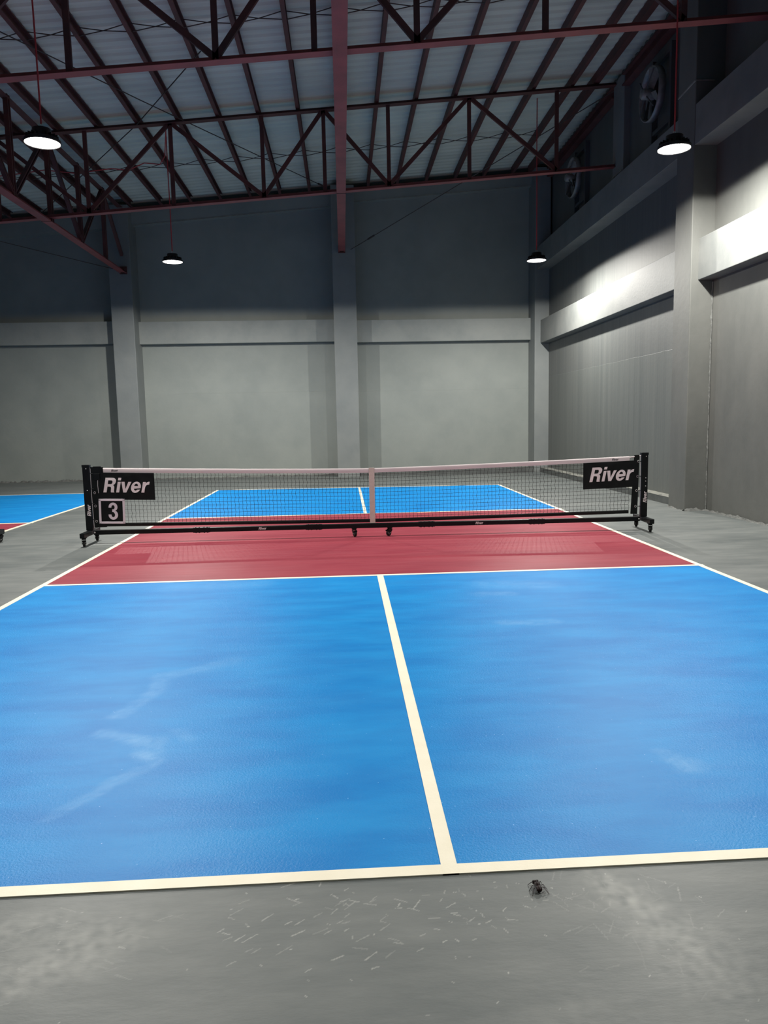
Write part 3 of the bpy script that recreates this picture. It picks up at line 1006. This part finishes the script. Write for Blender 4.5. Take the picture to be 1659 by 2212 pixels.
def make_truss(name, label, y, xs_nodes, zb, zt, spans, cat='roof truss', group=None):
    """truss across the hall: xs_nodes = [(x, 'b' or 't')]"""
    root = empty(name, (0, y, 0))
    x0, x1 = spans
    b = MB(); angle_pair(b, (x0, 0, zb(x0)), (x1, 0, zb(x1)), .062); b.build('bottom_chord', M['steel'], root)
    b = MB(); angle_pair(b, (x0, 0, zt(x0) - .066), (x1, 0, zt(x1) - .066), .06); b.build('top_chord', M['steel_dark'], root)
    for i, (x, k) in enumerate(xs_nodes):
        b = MB(); b.bar((x, 0, zb(x) + .02), (x, 0, zt(x) - .02), .07, .045, (0, 1, 0))
        b.build('vertical_strut', M['steel_dark'], root)
    for (xa, ka), (xb, kb) in zip(xs_nodes[:-1], xs_nodes[1:]):
        za = zb(xa) + .05 if ka == 'b' else zt(xa) - .04
        zc = zb(xb) + .05 if kb == 'b' else zt(xb) - .04
        b = MB(); b.bar((xa, 0, za), (xb, 0, zc), .045, .07, (0, 1, 0) if False else (0, 0, 1))
        b.build('diagonal_strut', M['steel_dark'], root)
    tag(root, label, cat, group or 'cross trusses under the purlins')
    return root
zt = lambda x: roof_z(x, -.002)
zb = lambda x: 5.695 + SLOPE * x
nodes = [(-10.9, 'b'), (-9.6, 't'), (-8.1, 'b'), (-6.5, 't'), (-4.88, 'b'), (-3.33, 't'), (-1.66, 'b'), (-.52, 't'), (.68, 'b'), (2.2, 't'), (3.86, 'b')]
make_truss('roof_truss', 'red steel cross truss farther back, its lower chord meeting the top of the back wall', 5.8, nodes, zb, zt, (-11.2, 5.0))
make_truss('roof_truss', 'nearest red steel cross truss, over the net, its upper chord out of view', .45, nodes, zb, zt, (-11.2, 5.1))

def make_girder(x, zbot, y0, label, webs=True):
    root = empty('roof_girder', (x, 0, 0))
    top = roof_z(x, -.005)
    b = MB(); angle_pair(b, (0, y0, zbot), (0, YC + .12, zbot), .078, .012, t=.009); bc = b.build('bottom_chord', M['steel'], root)
    b = MB(); angle_pair(b, (0, y0, top - .07), (0, YC + .2, top - .07), .06); b.build('top_chord', M['steel_dark'], root)
    b = MB(); b.box((-.09, YC - .03, zbot - .02), (.09, YC + .01, zbot + .16)); b.box((-.05, YC - .12, zbot + .0), (.05, YC, zbot + .10))
    b.build('bearing_plate', M['steel_dark'], root)
    b = MB(); b.box((-.088, 5.6, zbot - .006), (.088, 5.62, zbot + .012))
    b.build('splice_plate', M['steel_dark'], bc)
    ys = []
    y = 9.08; k = 't'
    while y > y0:
        ys.append((y, k)); y -= 1.61; k = 'b' if k == 't' else 't'
    for y, k in ys:
        b = MB()
        h_bar(b, (0, y, zbot + .01), (0, y, top - .01), .105, .075, (1, 0, 0))
        b.build('vertical_strut', M['steel_dark'], root)
    pts = [(10.38, 'e')] + ys
    for (ya, ka), (yb, kb) in zip(pts[:-1], pts[1:]):
        za = {'e': zbot + .42, 'b': zbot + .05, 't': top - .05}[ka]
        zc = {'b': zbot + .05, 't': top - .05}[kb]
        b = MB()
        h_bar(b, (0, ya, za), (0, yb, zc), .080, .070, (1, 0, 0))
        b.build('diagonal_strut', M['steel_dark'], root)
    tag(root, label, 'roof girder', 'girders running from the back wall columns')
    return root
make_girder(-.225, 5.60, -9.5, 'red steel girder ending at the middle column, seen from straight below')
make_girder(-5.60, 5.14, -9.5, 'red steel girder ending at the left column of the back wall, struts visible')

# crossed sag rods between neighbouring purlins, two rows
for yr, label in ((2.73, 'row of thin crossed rods between the purlins, nearer row'), (8.3, 'row of thin crossed rods between the purlins, farther row')):
    root = empty('purlin_bridging', (0, yr, 0))
    for xa, xb in zip(pur_x[:-1], pur_x[1:]):
        for za, zc in ((.02, .13), (.13, .02)):
            b = MB()
            b.tube([(xa - .0345, 0, roof_z(xa, za)), ((xa + xb) / 2, .004, roof_z((xa + xb) / 2, (za + zc) / 2 - .012)), (xb + .0345, 0, roof_z(xb, zc))], .007, 6)
            b.build('rod', M['rod'], root)
    tag(root, label, 'bridging rods', 'crossed rods between purlins')

def brace(label, pts, r=.009, m='rod', turn=None, name='brace_rod', cat='brace rod', group='thin brace rods under the roof'):
    b = MB(); b.tube(pts, r, 7)
    o = b.build(name, M[m])
    if turn is not None:
        a = Vector(pts[0]); c = Vector(pts[-1]); p = a.lerp(c, turn); d = (c - a).normalized()
        t = MB(); t.tube([p - d * .12, p - d * .1, p + d * .1, p + d * .12], [.008, .022, .022, .008], 7)
        t.build('turnbuckle', M['rod'], o)
    return tag(o, label, cat, group)
rz = lambda x, y, o=-.05: (x, y, roof_z(x, o))
brace('thin rod running from the upper left of the roof down to the middle column', [rz(-5.9, .25), rz(-3.6, 4.75), rz(-.49, 10.55)], turn=.96)
brace('thin rod crossing from the nearest truss toward the left end of the back wall', [rz(-2.3, 3.3), rz(-3.93, 5.77), rz(-7.6, 10.6)])
brace('thin rod slanting from the right end of the far truss to the middle column', [(4.95, 5.8, 7.48), (2.45, 8.1, 6.55), (0.0, 10.43, 5.66)], turn=.90)
brace('thin rod on the dark back wall running left from the left column', [(-5.85, 10.42, 5.25), (-7.68, 8.5, 5.47), (-9.3, 6.8, 5.7)])
brace('sagging red cable strung along the purlins above the left lamps', [rz(-8.4, 7.9, -.02), rz(-6.9, 7.75, -.03), rz(-6.3, 7.6, -.05), rz(-5.8, 8.0, -.03), rz(-5.0, 7.85, -.05), rz(-4.7, 8.0, -.06), rz(-4.3, 7.75, -.03), rz(-4.0, 7.85, -.05), (-3.75, 7.2, 6.8), (-3.47, 6.12, roof_z(-3.47, .02))], .011, 'cord', name='lamp_cable', cat='cable', group='lamp cables')

# ------------------------------------------------------------------ wall fans high on the right wall
def make_fan(y, z, label, spin):
    root = empty('wall_fan', (5.1, y, z))
    b = MB()
    for dy in (-.42, .30):
        b.box((-.10, dy - .035, -.90), (.02, dy + .035, .62))
    b.box((-.09, -.42, .50), (-.03, .30, .56)); b.box((-.09, -.42, -.56), (-.03, .30, -.50))
    b.build('mounting_frame', M['fan_dark'], root)
    b = MB()
    b.lathe([(.395, -.16), (.415, -.16), (.415, -.27), (.395, -.27), (.395, -.16)], axis='x', n=40)
    b.build('shroud_ring', M['fan'], root)
    b = MB()
    b.lathe([(0, -.40), (.06, -.40), (.085, -.37), (.085, -.18), (.06, -.14), (0, -.14)], axis='x', n=24)
    b.build('motor', M['fan'], root)
    for t in range(4):
        a = math.radians(45 + 90 * t)
        b = MB()
        b.bar((-.33, .08 * math.cos(a), .08 * math.sin(a)), (-.31, .40 * math.cos(a), .40 * math.sin(a)), .018, .018, (1, 0, 0))
        b.build('support_arm', M['fan_dark'], root)
    for t in range(4):
        a = spin + math.pi / 2 * t
        b = MB()
        def bl(u, v):
            r = .07 + .30 * u
            wd = .07 + .13 * u
            k = (v - .5) * wd
            ca, sa = math.cos(a), math.sin(a)
            return (-.24 + k * .65, r * ca - k * sa, r * sa + k * ca)
        b.grid(bl, 8, 5)
        b.grid(lambda u, v: tuple(Vector(bl(1 - u, v)) + Vector((-.006, 0, 0))), 8, 5)
        b.build('blade', M['fan'], root)
    tag(root, label, 'fan', 'exhaust fans high on the right wall')
make_fan(3.85, 6.62, 'grey wall fan high on the right wall, above the large glowing lamp', .5)
make_fan(8.07, 6.62, 'grey wall fan high on the right wall, by the end of the far truss', .9)

# ------------------------------------------------------------------ fly on the floor in front of the base line
fl = empty('fly', (.245, -6.80, 0), .08)
fl.scale = (1.35, 1.35, 1.35)
b = MB()
def ell(c, r, n=14, m_=9):
    def fn(u, v):
        t = 2 * math.pi * u; p = math.pi * v
        return (c[0] + r[0] * math.cos(t) * math.sin(p), c[1] + r[1] * math.sin(t) * math.sin(p), c[2] + r[2] * math.cos(p))
    b.grid(fn, n, m_)
ell((0, .002, .0085), (.0075, .0085, .0062)); ell((0, -.010, .0075), (.0072, .0095, .0056)); ell((0, .0125, .0080), (.0065, .0042, .0048))
ell((.0042, .0140, .0088), (.0030, .0034, .0036)); ell((-.0042, .0140, .0088), (.0030, .0034, .0036))
for sx in (-1, 1):
    for y0, dx, dy in ((.006, .012, .012), (.001, .017, -.006), (-.003, .015, -.020)):
        b.tube([(sx * .004, y0, .006), (sx * (.004 + dx * .5), y0 + dy * .4, .0105), (sx * (.004 + dx * .85), y0 + dy * .8, .003), (sx * (.004 + dx), y0 + dy, .0006)], [.0011, .0009, .0007, .0005], 5)
b.build('body', M['fly'], fl)
for sx in (-1, 1):
    b = MB()
    def wg(u, v):
        L_ = .027 * u
        wd = .011 * math.sin(math.pi * min(1, u * .85 + .1)) * (v - .5) * 2
        ca, sa = math.cos(math.radians(-90 + sx * 32)), math.sin(math.radians(-90 + sx * 32))
        return (sx * .003 + L_ * ca - wd * sa * .55, .001 + L_ * sa + wd * ca * .55, .0125 - .006 * u)
    b.grid(wg, 10, 4)
    b.build('wing', M['wing'], fl)
tag(fl, 'dark brown fly on the grey floor below the cream base line', 'fly')
